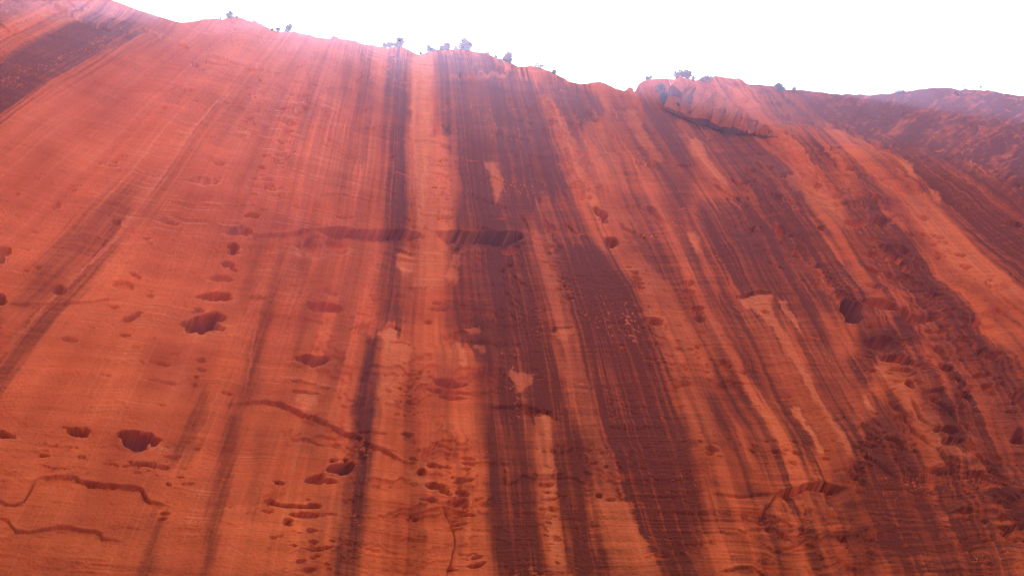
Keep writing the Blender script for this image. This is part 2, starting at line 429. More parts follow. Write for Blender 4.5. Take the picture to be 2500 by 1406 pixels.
# fine streak texture within and beside the bands
s1 = fbm(Uf / 7.5, PYf / 260, 2, 3, 0.6)
s2 = fbm(Uf / 26, PYf / 420, 5, 3, 0.6)
lam = fbm(Uf / 110, Vf / 5.0, 3, 3, 0.6)
s3 = fbm(Uf / 3.2, PYf / 170, 6, 2, 0.6)
stain = sstep(1080, 1200, PXf + (fbm(Uf / 90, PYf / 300, 3, 2) - .5) * 160) * sstep(150, 260, PYf) * (0.16 + 0.22 * sstep(.42, .62, s2))
stain = stain + 0.20 * sstep(980, 1250, PYf) * sstep(1400, 1500, PXf) * sstep(.40, .60, fbm(Uf / 60, PYf / 240, 7, 3))
stain = stain + sstep(.50, .68, fbm(Uf / 17, PYf / 330, 0, 3, .6)) * (0.03 + 0.27 * sstep(420, 1000, PXf)) * sstep(120, 260, PYf)
smod = 0.30 + 0.95 * s1 + 0.40 * s3
calm = np.maximum(sstep(1150, 1300, PYf) * sstep(1700, 1950, PXf), sstep(420, 300, PXf) * sstep(350, 200, PYf))
VAR = VAR * (smod * (1 - .7 * calm) + .7 * calm) + stain * (1 - VAR) * (1 - 0.8 * PALE)
edge = np.clip(VAR * (1 - VAR) * 4, 0, 1)
VAR = VAR + edge * (lam - 0.5) * 0.35
flat = sstep(1020, 1250, PYf) * sstep(1350, 1650, PXf)
VAR = VAR + (dash - 0.5) * (0.60 * flat * sstep(0.05, 0.3, VAR))
# skyline slope on the right: mottled, cross bedded
hq = PYf + 0.45 * PXf
mott = 0.6 * fbm((PXf - .45 * PYf) / 17, hq / 6.0, 6, 4, 0.65) + 0.4 * fbm(PXf / 80, hq / 40, 1, 3)
VAR = VAR * (1 - hill) + hill * np.clip(0.80 + (0.5 - mott) * 1.9, 0.15, 0.98)
VAR = VAR * (0.9 + 0.2 * fbm(PXf / 130, PYf / 130, 1, 2))
# specks of bare rock showing through the varnish
su = Uf + (fbm(PXf / 7, PYf / 7, 1, 2) - .5) * 9; sv_ = Vf + (fbm(PXf / 8, PYf / 6, 5, 2) - .5) * 6
speck = vnoise(su / 5.0, sv_ / 2.8, 3) * 0.62 + 0.38 * vnoise(Uf / 70, Vf / 60, 2)
sp = sstep(0.79, 0.90, speck) * sstep(0.35, 0.6, VAR)
VAR = VAR * (1 - 0.75 * sp); PALE = PALE + sp * 0.35
PALE += np.clip(fbm(Uf / 5, PYf / 300, 7, 2) - 0.66, 0, 1) * 1.7 * (1 - VAR) * sstep(1250, 800, PXf)
PALE = PALE * (0.35 + 1.0 * fbm(Uf / 12, PYf / 40, 4, 3, .6))
VAR = np.clip(VAR, 0, 1); PALE = np.clip(PALE, 0, 1)
TONE = 0.5 + (0.55 + 0.45 * sstep(550, 950, PXf)) * (fbm(Uf / 34, PYf / 520, 3, 3, .6) - .5) + 0.7 * (fbm(Uf / 330, Vf / 26, 6, 3, .6) - .5) + 0.8 * (fbm(PXf / 190, PYf / 150, 2, 3) - .5) + 0.5 * (fbm(Uf / 4.5, PYf / 240, 5, 2) - .5) * sstep(300, 900, PXf)
# thin pale bedding lines on the left and low on the wall
PALE = np.clip(PALE + .55 * sstep(.66, .80, fbm(Uf / 120, Vf / 2.6, 7, 2)) * sstep(.48, .62, fbm(PXf / 200, PYf / 120, 5, 2)) * (1 - .7 * VAR), 0, 1)
TONE = np.clip(TONE, 0, 1)

# --- relief
D += (fbm(PXf / 420, PYf / 420, 1, 3) - 0.5) * 2.2
D += (fbm(Uf / 70, PYf / 700, 2, 3) - 0.5) * (0.45 + 0.5 * sstep(1500, 2100, PXf))
D += (fbm(PXf / 60, PYf / 34, 6, 3) - 0.5) * (0.22 + 0.35 * sstep(1900, 2300, PXf) * sstep(350, 600, PYf))
lamz = 0.35 + 0.9 * sstep(.45, .7, fbm(PXf / 260, PYf / 180, 4, 2)) + 0.9 * flat + 0.8 * sstep(300, 0, np.abs(PXf - 1780)) * sstep(150, 0, np.abs(PYf - 880))
D += (lam - 0.5) * 0.085 * lamz
D += (fbm(PXf / 6.0, PYf / 4.0, 0, 3) - 0.5) * 0.12
# thin bedding ledges that stand proud
bed = fbm(Uf / 240, Vf / 13.0, 1, 2)
D += (sstep(.46, .54, bed) - 0.5) * 0.06 * lamz
# weathered knobs low on the right
kz = sstep(1960, 2120, PXf - (PYf - 700) * 0.50) * sstep(2480, 2300, PXf - (PYf - 700) * 0.62) * sstep(540, 640, PYf) * sstep(1400, 1200, PYf)
kn = fbm(Uf / 34, Vf / 9.0, 2, 3, 0.5)
D += kz * ((1 - np.abs(2 * kn - 1)) - 0.75) * 0.15
kn2 = fbm(Uf / 80, Vf / 24.0, 5, 3, 0.45)
D += kz * (sstep(.46, .54, kn2) - 0.5) * 0.22
# exfoliation sheets: plates of the wall a hand's breadth to a foot thick, broken off in irregular outlines
sheet = fbm(PXf / 150 + .0015 * PYf, PYf / 80, 7, 4, .52)
shm = (1 - hill) * sstep(.42, .60, fbm(PXf / 300, PYf / 260, 1, 2)) * sstep(500, 1000, PXf) + .35 * (1 - hill)
D += shm * (.20 * sstep(.470, .476, sheet) + .22 * sstep(.540, .546, sheet) + .20 * sstep(.610, .615, sheet))
# skyline slope: hummocks
D += hill * ((fbm((PXf - .45 * PYf) / 120, hq / 46, 3, 3, 0.5) - 0.5) * 2.0 + (fbm((PXf - .45 * PYf) / 22, hq / 9, 5, 3) - .5) * .5)

# ledges and cracks: (depth of undercut, recovery length px, groove, points)
LEDGES = [
    (2.0, 45, .0, [(778, 560), (800, 560), (851, 562), (861, 569), (937, 569), (1025, 572), (1036, 579)]),
    (2.7, 45, .0, [(1070, 571), (1141, 576), (1210, 575), (1262, 571), (1278, 577)]),
    (.6, 40, .1, [(560, 553), (590, 552), (612, 560), (621, 567), (649, 570), (724, 570), (750, 563), (778, 560)]),
    (.65, 120, .2, [(550, 986), (608, 972), (642, 968), (683, 974), (724, 989), (772, 1010), (805, 1030), (838, 1058), (866, 1070), (896, 1097), (933, 1107), (974, 1133), (1000, 1150)]),
    (.7, 120, .15, [(89, 1168), (113, 1160), (150, 1157), (191, 1162), (198, 1170), (259, 1180), (348, 1191), (358, 1203), (372, 1213), (416, 1228)]),
    (.35, 50, .15, [(-10, 1203), (14, 1225), (34, 1229), (58, 1218), (89, 1168)]),
    (.45, 60, .15, [(-10, 1266), (20, 1272), (41, 1295), (75, 1298), (130, 1284), (171, 1282), (246, 1295), (253, 1308), (300, 1322)]),
    (.28, 40, .12, [(14, 738), (102, 735), (239, 728), (307, 723)]),
    (.35, 60, .1, [(1732, 1214), (1814, 1209), (1899, 1197)]),
    (1.7, 130, .0, [(1899, 1197), (1905, 1192), (1947, 1184), (1978, 1175), (2026, 1172), (2050, 1178), (2068, 1188)]),
    (.6, 60, .1, [(1852, 1275), (1868, 1243), (1889, 1209), (1899, 1197)]),
    (.55, 40, .1, [(1797, 726), (1828, 718), (1860, 719), (1886, 724)]),
    (.5, 60, .15, [(1193, 993), (1227, 982), (1278, 983), (1312, 996), (1346, 1008), (1370, 1030)]),
    (.3, 30, .1, [(861, 1061), (930, 1063), (947, 1068)]), (.25, 25, .1, [(971, 1066), (995, 1064), (1000, 1072)]),
    (.3, 30, .1, [(916, 806), (950, 790), (978, 796), (995, 808)]), (.35, 40, .1, [(947, 827), (1000, 828), (1008, 842)]),
    (.35, 18, .1, [(964, 615), (991, 612), (1015, 617)]), (.35, 25, .1, [(964, 630), (984, 628), (1018, 636)]),
    (.3, 30, .1, [(1117, 482), (1152, 478), (1203, 489), (1247, 508)]),
    (.25, 30, .1, [(775, 483), (800, 477), (820, 477), (868, 484), (926, 496)]),
    (.3, 25, .1, [(413, 492), (430, 489), (485, 497)]), (.15, 25, .06, [(485, 497), (580, 502), (635, 511)]),
    (.28, 30, .1, [(1090, 842), (1107, 830), (1158, 839), (1217, 847)]), (.25, 25, .1, [(1083, 725), (1141, 728), (1158, 731)]),
    (.25, 25, .1, [(1121, 808), (1162, 791), (1199, 793)]), (.25, 25, .1, [(1346, 811), (1360, 801), (1401, 801)]),
    (.45, 60, .25, [(1510, 538), (1544, 559), (1582, 582)]), (.35, 40, .2, [(1517, 499), (1568, 497)]),
    (.9, 35, .2, [(1580, 498), (1600, 510), (1626, 545)]),
    (.25, 30, .1, [(775, 222), (800, 220), (834, 220), (865, 232)]), (.2, 30, .1, [(754, 310), (800, 305), (868, 309), (950, 310)]),
    (.3, 30, .1, [(1001, 336), (1046, 345), (1073, 355)]), (.7, 25, .2, [(1073, 355), (1085, 362), (1102, 365)]),
    (.6, 20, .5, [(1141, 150), (1158, 171), (1169, 198)]), (.6, 20, .4, [(1206, 164), (1234, 171), (1250, 186)]),
    (.5, 20, .4, [(1118, 190), (1130, 208)]), (.5, 20, .3, [(1138, 200), (1110, 225)]),
    (.5, 30, .3, [(1500, 246), (1534, 263), (1560, 290)]), (.4, 30, .3, [(1430, 262), (1450, 275)]), (.5, 20, .3, [(1445, 284), (1465, 294)]),
    (.35, 25, .2, [(1544, 398), (1578, 401), (1616, 406)]), (.3, 25, .2, [(1650, 400), (1698, 399)]),
    (.3, 40, .1, [(1640, 263), (1701, 288), (1752, 303), (1855, 325), (1890, 326)]),
    (.5, 30, .3, [(1944, 308), (1991, 318), (2043, 329)]), (.5, 30, .4, [(2019, 305), (2094, 329), (2145, 346), (2213, 366)]),
    (.4, 30, .25, [(1900, 285), (1960, 296), (2010, 304)]),
    (.45, 30, .25, [(1875, 387), (1916, 380), (1991, 383), (2043, 373)]), (.35, 40, .2, [(2179, 394), (2210, 390), (2244, 392), (2278, 404)]),
    (.45, 40, .3, [(1773, 431), (1821, 445), (1868, 469), (1913, 493)]), (.35, 40, .2, [(2258, 472), (2299, 482), (2333, 499), (2380, 510)]),
    (.3, 30, .2, [(1735, 445), (1765, 460), (1800, 490)]), (.35, 30, .2, [(1960, 462), (1985, 475), (2020, 490)]),
    (.4, 40, .2, [(2166, 410), (2190, 440), (2215, 460), (2250, 490)]), (.4, 40, .3, [(2445, 719), (2475, 740), (2510, 772)]),
    (.3, 40, .2, [(2420, 755), (2460, 765), (2500, 795)]),
    (.6, 60, .3, [(2166, 974), (2213, 1025), (2261, 1069), (2299, 1117), (2329, 1162)]), (.5, 40, .3, [(2224, 974), (2258, 1015), (2288, 1039)]),
    (.5, 50, .3, [(2261, 960), (2319, 1008), (2367, 1052)]), (.4, 30, .25, [(2128, 1042), (2172, 1076), (2237, 1115)]),
    (.4, 30, .25, [(2101, 1097), (2142, 1127), (2183, 1162)]), (.4, 30, .25, [(2084, 1134), (2111, 1162)]), (.35, 30, .2, [(2118, 1054), (2155, 1076)]),
    (.35, 30, .2, [(2131, 1020), (2155, 1039)]), (.4, 30, .25, [(2076, 1145), (2092, 1165), (2110, 1186)]),
    (.5, 60, .15, [(1755, 1406), (1797, 1392), (1841, 1392), (1868, 1402), (1885, 1415)]), (.35, 30, .15, [(1821, 1288), (1882, 1284), (1903, 1305), (1940, 1302), (1988, 1291)]),
    (.3, 30, .15, [(1898, 1333), (1950, 1322), (1975, 1312)]),
    (.5, 60, .1, [(1083, 1410), (1097, 1370), (1104, 1336), (1100, 1291), (1090, 1267), (1066, 1238)]),
    (.6, 30, .4, [(120, 0), (147, 10), (191, 27), (232, 44), (270, 61)]), (.35, 30, .2, [(355, 61), (410, 79)]), (.4, 20, .25, [(437, 92), (452, 99), (464, 109)]),
    (.4, 25, .25, [(508, 123), (553, 140), (608, 160)]), (.4, 25, .25, [(491, 136), (520, 143), (549, 154)]), (.45, 30, .3, [(594, 163), (648, 167), (693, 177)]),
    (.35, 25, .3, [(0, 60), (25, 78)]), (.3, 25, .2, [(180, 0), (222, 12)]), (.3, 25, .2, [(290, 55), (315, 72)]),
    (.22, 30, .1, [(703, 1073), (751, 1067), (806, 1086)]), (.4, 40, .12, [(717, 607), (751, 586), (785, 579), (840, 583), (848, 605)]),
    (.3, 14, .1, [(640, 1238), (690, 1232), (740, 1238), (780, 1234)]), (.25, 12, .1, [(310, 1128), (360, 1131), (400, 1137)]),
    (.25, 40, .1, [(258, 398), (330, 404), (400, 420)]), (.3, 14, .12, [(400, 235), (420, 238), (440, 246)]), (.3, 14, .1, [(238, 376), (262, 380), (292, 386)]),
    (.25, 12, .1, [(470, 430), (500, 427), (535, 440)]), (.2, 12, .1, [(600, 465), (640, 470), (670, 474)]),
    (.2, 20, .1, [(850, 760), (880, 758), (914, 768)]), (.25, 20, .1, [(1150, 555), (1180, 560), (1290, 600)]),
    (.25, 25, .15, [(1870, 640), (1893, 652), (1915, 664)]), (.3, 20, .2, [(1370, 462), (1390, 450), (1412, 446)]),
    (.3, 20, .15, [(1186, 434), (1206, 433), (1227, 441)]), (.2, 14, .1, [(1056, 424), (1085, 430), (1112, 436)]),
    (.3, 30, .2, [(1325, 520), (1345, 548), (1352, 580), (1368, 596)]), (.3, 30, .2, [(1380, 540), (1410, 560), (1440, 580)]),
    (.35, 30, .2, [(1270, 520), (1285, 545), (1300, 575)]), (.2, 14, .1, [(1250, 670), (1270, 690), (1288, 702)]),
]
jog = (fbm(PXf / 34, PYf / 30, 5, 2) - 0.5) * 9 + (fbm(PXf / 8, PYf / 8, 1, 3) - 0.5) * 3.2
jog2 = (fbm(PXf / 30, PYf / 34, 2, 2) - 0.5) * 8
for dep, rec, groove, pts in LEDGES:
    pts = [(float(a), float(b)) for a, b in pts]
    xs = [p[0] for p in pts]; ys = [p[1] for p in pts]
    w = window(min(xs) - 30, max(xs) + 40, min(ys) - 30, max(ys) + rec * 1.6 + 10)
    if w is None:
        continue
    X = PXf[w] + jog2[w]; Y = PYf[w] + jog[w]
    best = np.full(X.shape, 1e9, np.float32); side = np.zeros(X.shape, np.float32); along = np.zeros(X.shape, np.float32)
    L = [0.0]
    for a, b in zip(pts[:-1], pts[1:]):
        L.append(L[-1] + math.hypot(b[0] - a[0], b[1] - a[1]))
    for q, (a, b) in enumerate(zip(pts[:-1], pts[1:])):
        ex, ey = b[0] - a[0], b[1] - a[1]; l2 = ex * ex + ey * ey
        t = ((X - a[0]) * ex + (Y - a[1]) * ey) / l2
        tc = np.clip(t, 0, 1)
        d2 = (X - a[0] - tc * ex) ** 2 + (Y - a[1] - tc * ey) ** 2
        c = d2 < best
        best = np.where(c, d2, best)
        side = np.where(c, np.sign(ex * (Y - a[1]) - ey * (X - a[0])), side)
        along = np.where(c, L[q] + t * math.sqrt(l2), along)
    dist = np.sqrt(best) * side                     # positive below / right of the line
    tot = L[-1]
    ends = sstep(-0.04 * tot - 3, 0.18 * tot + 3, along) * sstep(1.04 * tot + 3, 0.82 * tot - 3, along)
    vary = 0.35 + 0.8 * vnoise(along / 30.0, along * 0, 4) + 0.5 * vnoise(along / 8.0, along * 0, 6)
    fade = np.clip(1 - dist / rec, 0, 1) ** 1.5
    und = np.where(dist > 0, np.exp(-dist / (1.1 + 2.4 * dep)), 0) * sstep(-0.8, 1.4, dist)
    D[w] -= 0.45 * dep * ends * vary * sstep(-0.8, 1.4, dist) * fade
    D[w] -= (0.22 + 0.62 * dep) * ends * vary * und
    PALE[w] = np.clip(PALE[w] + .32 * ends * np.exp(-((dist + 3.2) / 2.0) ** 2) * (0.2 + vnoise(along / 9.0, along * 0, 2)), 0, 1)  # paler line just above each ledge edge
    D[w] += 0.12 * dep * ends * np.exp(-np.clip(-dist, 0, 60) / 6.0) * (dist <= 0)
    if groove:
        D[w] -= groove * 1.3 * ends * np.exp(-(dist / 1.9) ** 2)

# hollows (tafoni): x, y, half width, half height, depth, tilt in degrees
HOLES = [
    (0, 730, 17, 14, 1.3, 0), (285, 535, 13, 7, .8, 0), (41, 470, 9, 4, .6, 10), (139, 491, 12, 8, .28, 0), (183, 447, 18, 4, .35, 10), (180, 459, 9, 3, .5, 0), (615, 530, 17, 6, .8, 0),
    (410, 538, 34, 7, .35, 8), (585, 562, 32, 11, .5, 0), (573, 600, 17, 9, .9, 10), (573, 613, 14, 8, .5, 0), (555, 642, 16, 9, 1.0, 15), (572, 656, 12, 5, .5, 30), (545, 677, 30, 8, .5, 8),
    (531, 718, 42, 12, .85, 6), (632, 727, 20, 5, .9, 0), (488, 749, 14, 6, .5, 15), (500, 787, 48, 22, 1.6, -8), (456, 783, 16, 9, .9, 0), (520, 772, 22, 13, .7, 0), (145, 703, 17, 9, .9, -15),
    (8, 610, 18, 16, .5, 0), (3, 632, 10, 9, .9, 0), (330, 668, 17, 4, .6, 18), (300, 693, 26, 12, .3, 10), (170, 830, 20, 6, .7, 12), (308, 822, 15, 5, .9, 0), (325, 855, 18, 4, .3, 5),
    (492, 878, 12, 5, .8, 0), (492, 902, 14, 5, .8, 5), (395, 891, 30, 3.5, .5, 8), (400, 937, 46, 5, .55, 6), (770, 873, 50, 13, 1.5, 0), (805, 713, 27, 5, .5, 6), (798, 748, 48, 13, .9, 4),
    (790, 607, 58, 20, .5, 0), (825, 615, 22, 9, .7, 10), (280, 748, 13, 4, .4, 0), (322, 775, 22, 8, .5, -20), (340, 762, 10, 4, .5, 0), (836, 537, 20, 5, .7, 5),
    (1083, 541, 22, 4, .6, 0), (990, 542, 15, 3, .4, 0), (1223, 534, 12, 5, .25, 0), (1243, 609, 22, 11, 1.2, -12), (1115, 611, 13, 7, .9, -10), (1245, 648, 7, 4, .8, 0), (1228, 661, 5, 4, .7, 0),
    (1467, 515, 19, 11, 1.6, 30), (1493, 588, 17, 12, 1.9, 15), (1340, 550, 17, 10, .9, 30), (1475, 535, 12, 6, .5, 20), (1552, 668, 14, 5, .7, 8), (1553, 681, 20, 4, .6, 8), (1557, 692, 20, 4, .6, 8), (1562, 704, 14, 4, .7, 8),
    (1598, 786, 28, 9, 1.6, -3), (1074, 735, 16, 4, .6, 5), (1074, 749, 18, 5, .7, 5), (1050, 778, 12, 4, .5, 0), (1130, 743, 15, 3, .4, 5), (1103, 934, 38, 6, .9, 3), (1092, 950, 42, 6, .9, 3), (1103, 965, 34, 5, .7, 3), (1140, 955, 24, 3, .5, 3),
    (1587, 883, 17, 4, .6, 5), (1620, 888, 10, 3, .5, 5), (1680, 690, 18, 6, .7, 8), (1680, 711, 16, 7, .6, 10), (1708, 778, 14, 10, 1.4, 5), (1703, 750, 17, 6, .7, 8), (1706, 762, 15, 4, .5, 8),
    (1833, 567, 9, 6, .9, 20), (1902, 566, 13, 11, .6, 50), (1928, 580, 9, 3, .6, 10), (1945, 578, 5, 2.5, .5, 0), (2003, 563, 11, 7, .9, 30), (1990, 650, 20, 7, 1.0, 5), (1908, 443, 9, 5, .9, 5), (1830, 458, 10, 4, .6, 20), (2074, 427, 13, 6, .8, 15),
    (2137, 545, 30, 11, 1.5, 6), (2080, 550, 30, 9, .7, 0), (2078, 758, 34, 20, 2.2, 35), (2140, 747, 46, 10, 1.4, 16), (2218, 775, 28, 18, 2.0, 35), (2265, 772, 26, 9, 1.0, 10), (2150, 830, 36, 12, 1.4, 10), (2185, 880, 36, 11, 1.3, 8), (2215, 950, 15, 11, 1.8, 30),
    (2353, 966, 19, 15, 2.0, 30), (2315, 1050, 40, 12, 1.8, 8), (2325, 1078, 26, 9, 1.2, 10), (2480, 549, 19, 13, 1.8, 25), (2250, 536, 14, 5, .5, 20), (2258, 536, 14, 3, .5, 15), (2285, 580, 17, 5, .7, 12), (2360, 645, 17, 5, .6, 15), (2411, 690, 10, 3, .5, 5),
    (1868, 768, 12, 5, .6, 15), (2490, 968, 20, 12, 1.0, 10), (2472, 1003, 13, 6, .9, 10), (2490, 1062, 20, 16, 1.2, 20), (1735, 1102, 17, 9, 1.1, 0), (1728, 1115, 10, 5, .6, 0), (1765, 888, 11, 4, .7, 5), (1752, 892, 6, 2.5, .6, 0), (1780, 931, 11, 3, .6, 5), (1806, 938, 11, 3, .6, 5), (1665, 940, 20, 3, .6, -4), (1795, 912, 10, 3, .5, 5),
    (2450, 440, 20, 8, 1.0, 18), (2475, 460, 10, 5, .8, 10), (2050, 720, 14, 8, .8, 30), (2022, 697, 12, 6, .8, 20), (2130, 665, 22, 9, .8, 25), (2160, 612, 22, 7, .9, 20), (2200, 615, 22, 8, 1.1, 15), (2235, 633, 18, 7, 1.0, 15), (2180, 672, 24, 7, 1.0, 15), (2250, 690, 20, 7, .9, 15), (2120, 708, 26, 6, .8, 20), (2280, 715, 22, 6, .8, 18),
    (2150, 840, 28, 7, .8, 5), (2300, 850, 18, 7, .9, 20), (2310, 893, 22, 9, 1.0, 15), (2350, 830, 20, 6, .9, 10), (2395, 855, 14, 9, 1.0, 20), (2245, 890, 28, 8, 1.0, 6), (2330, 925, 18, 7, .9, 20), (2400, 915, 22, 7, .9, 12), (2430, 880, 24, 6, .8, 12), (2200, 905, 30, 6, .8, 5),
    (2385, 1110, 14, 9, 1.2, 20), (2405, 1125, 14, 8, 1.1, 15), (2420, 1150, 20, 8, 1.2, 10), (2390, 1165, 18, 10, 1.1, 10), (2440, 1170, 20, 8, 1.1, 10), (2430, 1195, 18, 6, 1.0, 5), (2350, 1250, 22, 6, .8, 10), (2460, 1220, 22, 7, .9, 5), (2480, 1290, 22, 8, .9, 5), (2410, 1320, 16, 6, .6, 5), (2450, 1296, 18, 6, .8, 15), (2412, 1376, 14, 5, .6, 20),
    (15, 1060, 27, 11, .9, 10), (190, 1057, 28, 10, 1.2, 8), (160, 1046, 16, 3, .6, 5), (335, 1080, 48, 17, 1.8, 4), (482, 1096, 8, 4, .9, 0), (365, 1133, 46, 4, .7, 5), (400, 1136, 16, 6, 1.0, 5), (110, 1109, 18, 3, .4, 8), (130, 1140, 50, 3, .35, 8), (420, 1112, 26, 3, .5, 0), (428, 1114, 8, 4, .6, 0),
    (680, 1181, 15, 6, .6, 0), (812, 1123, 13, 6, 1.0, -10), (843, 1122, 9, 6, 1.0, 0), (838, 1145, 38, 14, 1.7, -6), (775, 1170, 26, 12, .8, -20), (800, 1175, 22, 6, .7, 5), (660, 1231, 20, 6, .9, 5), (715, 1238, 54, 5, .8, 3), (768, 1237, 16, 6, 1.0, 8), (648, 1254, 18, 4, .7, 3), (755, 1262, 44, 8, 1.0, 2), (800, 1258, 30, 3, .5, 2),
    (408, 1247, 13, 4, .7, 5), (395, 1260, 13, 4, .5, -10), (700, 1287, 12, 3, .6, 5), (772, 1346, 40, 5, .8, -3), (415, 1176, 8, 4, .7, 20), (462, 1176, 18, 3, .5, 0), (760, 1370, 8, 3, .4, 0), (762, 1396, 12, 3, .4, 0),
    (1003, 1131, 14, 7, 1.0, 5), (1047, 1145, 13, 8, 1.1, 10), (1070, 1153, 24, 6, .8, 22), (1025, 1163, 14, 8, 1.0, 10), (1125, 1187, 25, 5, .9, -8), (1110, 1195, 16, 4, .6, 0), (1072, 1211, 15, 10, 1.1, 20), (1045, 1199, 20, 9, .8, 10), (1117, 1218, 20, 6, .8, 5), (1032, 1234, 24, 5, .8, 3), (1112, 1235, 38, 5, .9, -5), (1068, 1200, 10, 4, .7, 0), (1005, 1270, 13, 4, .9, 10),
    (1110, 1245, 30, 4, .6, 2), (1130, 1262, 34, 4, .6, 2), (1120, 1283, 30, 4, .6, 0), (1105, 1295, 26, 3, .5, 0), (1140, 1125, 20, 4, .5, 5), (1145, 1137, 18, 3, .5, 5), (1135, 1155, 14, 5, .6, -15), (1165, 1362, 15, 5, .8, -10), (1160, 1382, 26, 6, .8, -8), (1100, 1391, 15, 4, .6, 0), (1335, 1182, 20, 5, .5, -5), (1340, 1220, 22, 4, .5, -5), (1335, 1247, 22, 3, .5, 0), (1462, 1213, 8, 6, .6, 20), (1490, 1222, 14, 5, .7, -3), (1300, 1003, 24, 6, .9, 12),
    (420, 238, 20, 4, .5, 15), (440, 213, 20, 5, .6, 15), (430, 225, 14, 4, .4, 15), (625, 265, 10, 4, .7, 10), (550, 243, 14, 3, .4, 15), (265, 380, 25, 5, .3, 10), (265, 393, 22, 4, .4, 10), (537, 397, 18, 7, .3, 5), (503, 439, 34, 9, .4, 3), (640, 440, 28, 5, .4, 4), (640, 462, 38, 5, .4, 5),
    (715, 275, 28, 7, .5, 10), (705, 300, 18, 5, .5, 8), (735, 236, 26, 4, .5, 12), (700, 262, 20, 4, .4, 12), (705, 315, 15, 4, .5, 5), (480, 150, 14, 6, .4, 10), (490, 168, 12, 3, .5, 10), (607, 228, 8, 3, .5, 10), (590, 262, 12, 4, .4, 10), (594, 330, 6, 3, .5, 10), (690, 345, 10, 4, .4, 8),
    (1090, 262, 14, 5, 1.0, 25), (1088, 322, 9, 18, .9, -35), (1377, 334, 8, 6, 1.2, 10), (1373, 315, 5, 8, .7, -20), (1590, 319, 16, 4, .8, 3), (1575, 300, 8, 8, .6, 20), (892, 268, 6, 3, .7, -20), (955, 389, 6, 3, .6, 0), (1340, 222, 10, 4, .6, 10), (580, 66, 8, 4, .6, 0), (607, 68, 12, 3, .5, 8),
    (960, 133, 12, 5, .8, 0),
    (40, 520, 6, 3, .5, 20), (85, 555, 8, 4, .5, 20), (155, 517, 9, 2.5, .4, 5), (240, 573, 5, 3, .5, 0), (90, 430, 10, 3, .4, 10), (65, 655, 8, 3, .4, 20), (95, 650, 9, 4, .35, 0), (370, 715, 12, 4, .35, 0), (220, 800, 10, 2.5, .35, 10), (360, 580, 12, 3, .35, 10), (365, 592, 10, 2.5, .35, 10), (720, 510, 10, 4, .3, 0),
    (480, 920, 10, 3, .5, 5), (475, 940, 12, 3, .4, 0), (745, 927, 30, 4, .6, 4), (800, 937, 14, 3, .5, 4), (750, 950, 34, 4, .6, 3), (555, 957, 14, 4, .6, 8), (470, 1040, 6, 2, .3, 0),
]
# small random pits gathered in the strings and zones where the photograph has them
rnd = random.Random(11)
ZONES = [  # n, path points, spread across, size
    (34, [(640, 190), (620, 280), (600, 330)], 26, 5), (46, [(745, 225), (720, 300), (690, 400), (640, 470)], 30, 7), (26, [(450, 200), (420, 245)], 34, 6),
    (50, [(1920, 580), (1960, 640), (2010, 690), (2060, 740)], 34, 8), (40, [(2150, 600), (2220, 680), (2300, 760)], 50, 9), (55, [(2080, 800), (2250, 900), (2330, 960)], 110, 8),
    (40, [(2250, 740), (2380, 860), (2450, 960)], 60, 8), (55, [(2380, 1100), (2440, 1220), (2480, 1320)], 60, 9), (40, [(1340, 1040), (1340, 1240), (1355, 1400)], 22, 6), (34, [(1480, 1100), (1500, 1220)], 40, 6),
    (14, [(1040, 1130), (1130, 1260)], 50, 5), (22, [(1130, 1110), (1130, 1380)], 40, 5), (30, [(700, 1250), (790, 1400)], 60, 8), (44, [(1380, 330), (1420, 420), (1440, 480)], 26, 7),
    (34, [(1690, 840), (1790, 960)], 70, 6), (40, [(1700, 1080), (2000, 1120)], 60, 6), (40, [(1560, 660), (1640, 960)], 40, 6), (60, [(1950, 440), (2100, 500), (2280, 590), (2400, 700)], 30, 7),
    (40, [(1090, 400), (1085, 470), (1070, 540)], 24, 5), (40, [(1000, 880), (990, 1010)], 30, 5), (30, [(1120, 590), (1110, 700)], 14, 5), (24, [(100, 1090), (420, 1150)], 30, 7), (30, [(1850, 1260), (2000, 1330)], 60, 8),
    (40, [(1340, 250), (1380, 340)], 22, 5), (50, [(1340, 560), (1400, 760)], 30, 6), (40, [(2150, 1010), (2080, 1180)], 36, 7),
]
for n, path, spr, size in ZONES:
    for _ in range(n):
        t = rnd.random() * (len(path) - 1); i = min(int(t), len(path) - 2); f = t - i
        x = path[i][0] + f * (path[i + 1][0] - path[i][0]) + rnd.gauss(0, spr * 0.5)
        y = path[i][1] + f * (path[i + 1][1] - path[i][1]) + rnd.gauss(0, spr * 0.35)
        sz = size * rnd.uniform(0.5, 1.5)
        HOLES.append((x, y, sz * 1.3, sz * rnd.uniform(.22, .5), 0.055 * sz * rnd.uniform(.5, 1.3), rnd.gauss(6 if x < 1800 else 12, 6)))
for _ in range(420):       # stray pits and scars everywhere
    x = rnd.uniform(-20, 2520); y = rnd.uniform(rim(x) + 30, 1420)
    sz = rnd.uniform(1.5, 6)
    HOLES.append((x, y, sz * rnd.uniform(1, 3), sz * rnd.uniform(.25, .5), 0.06 * sz * rnd.uniform(.4, 1.2), rnd.gauss(5, 6)))
wx = (fbm(PXf / 26, PYf / 14, 7, 2) - 0.5)
wy = (fbm(PXf / 34, PYf / 20, 4, 2) - 0.5) + 0.22 * (fbm(PXf / 9, PYf / 6, 3, 3) - 0.5)
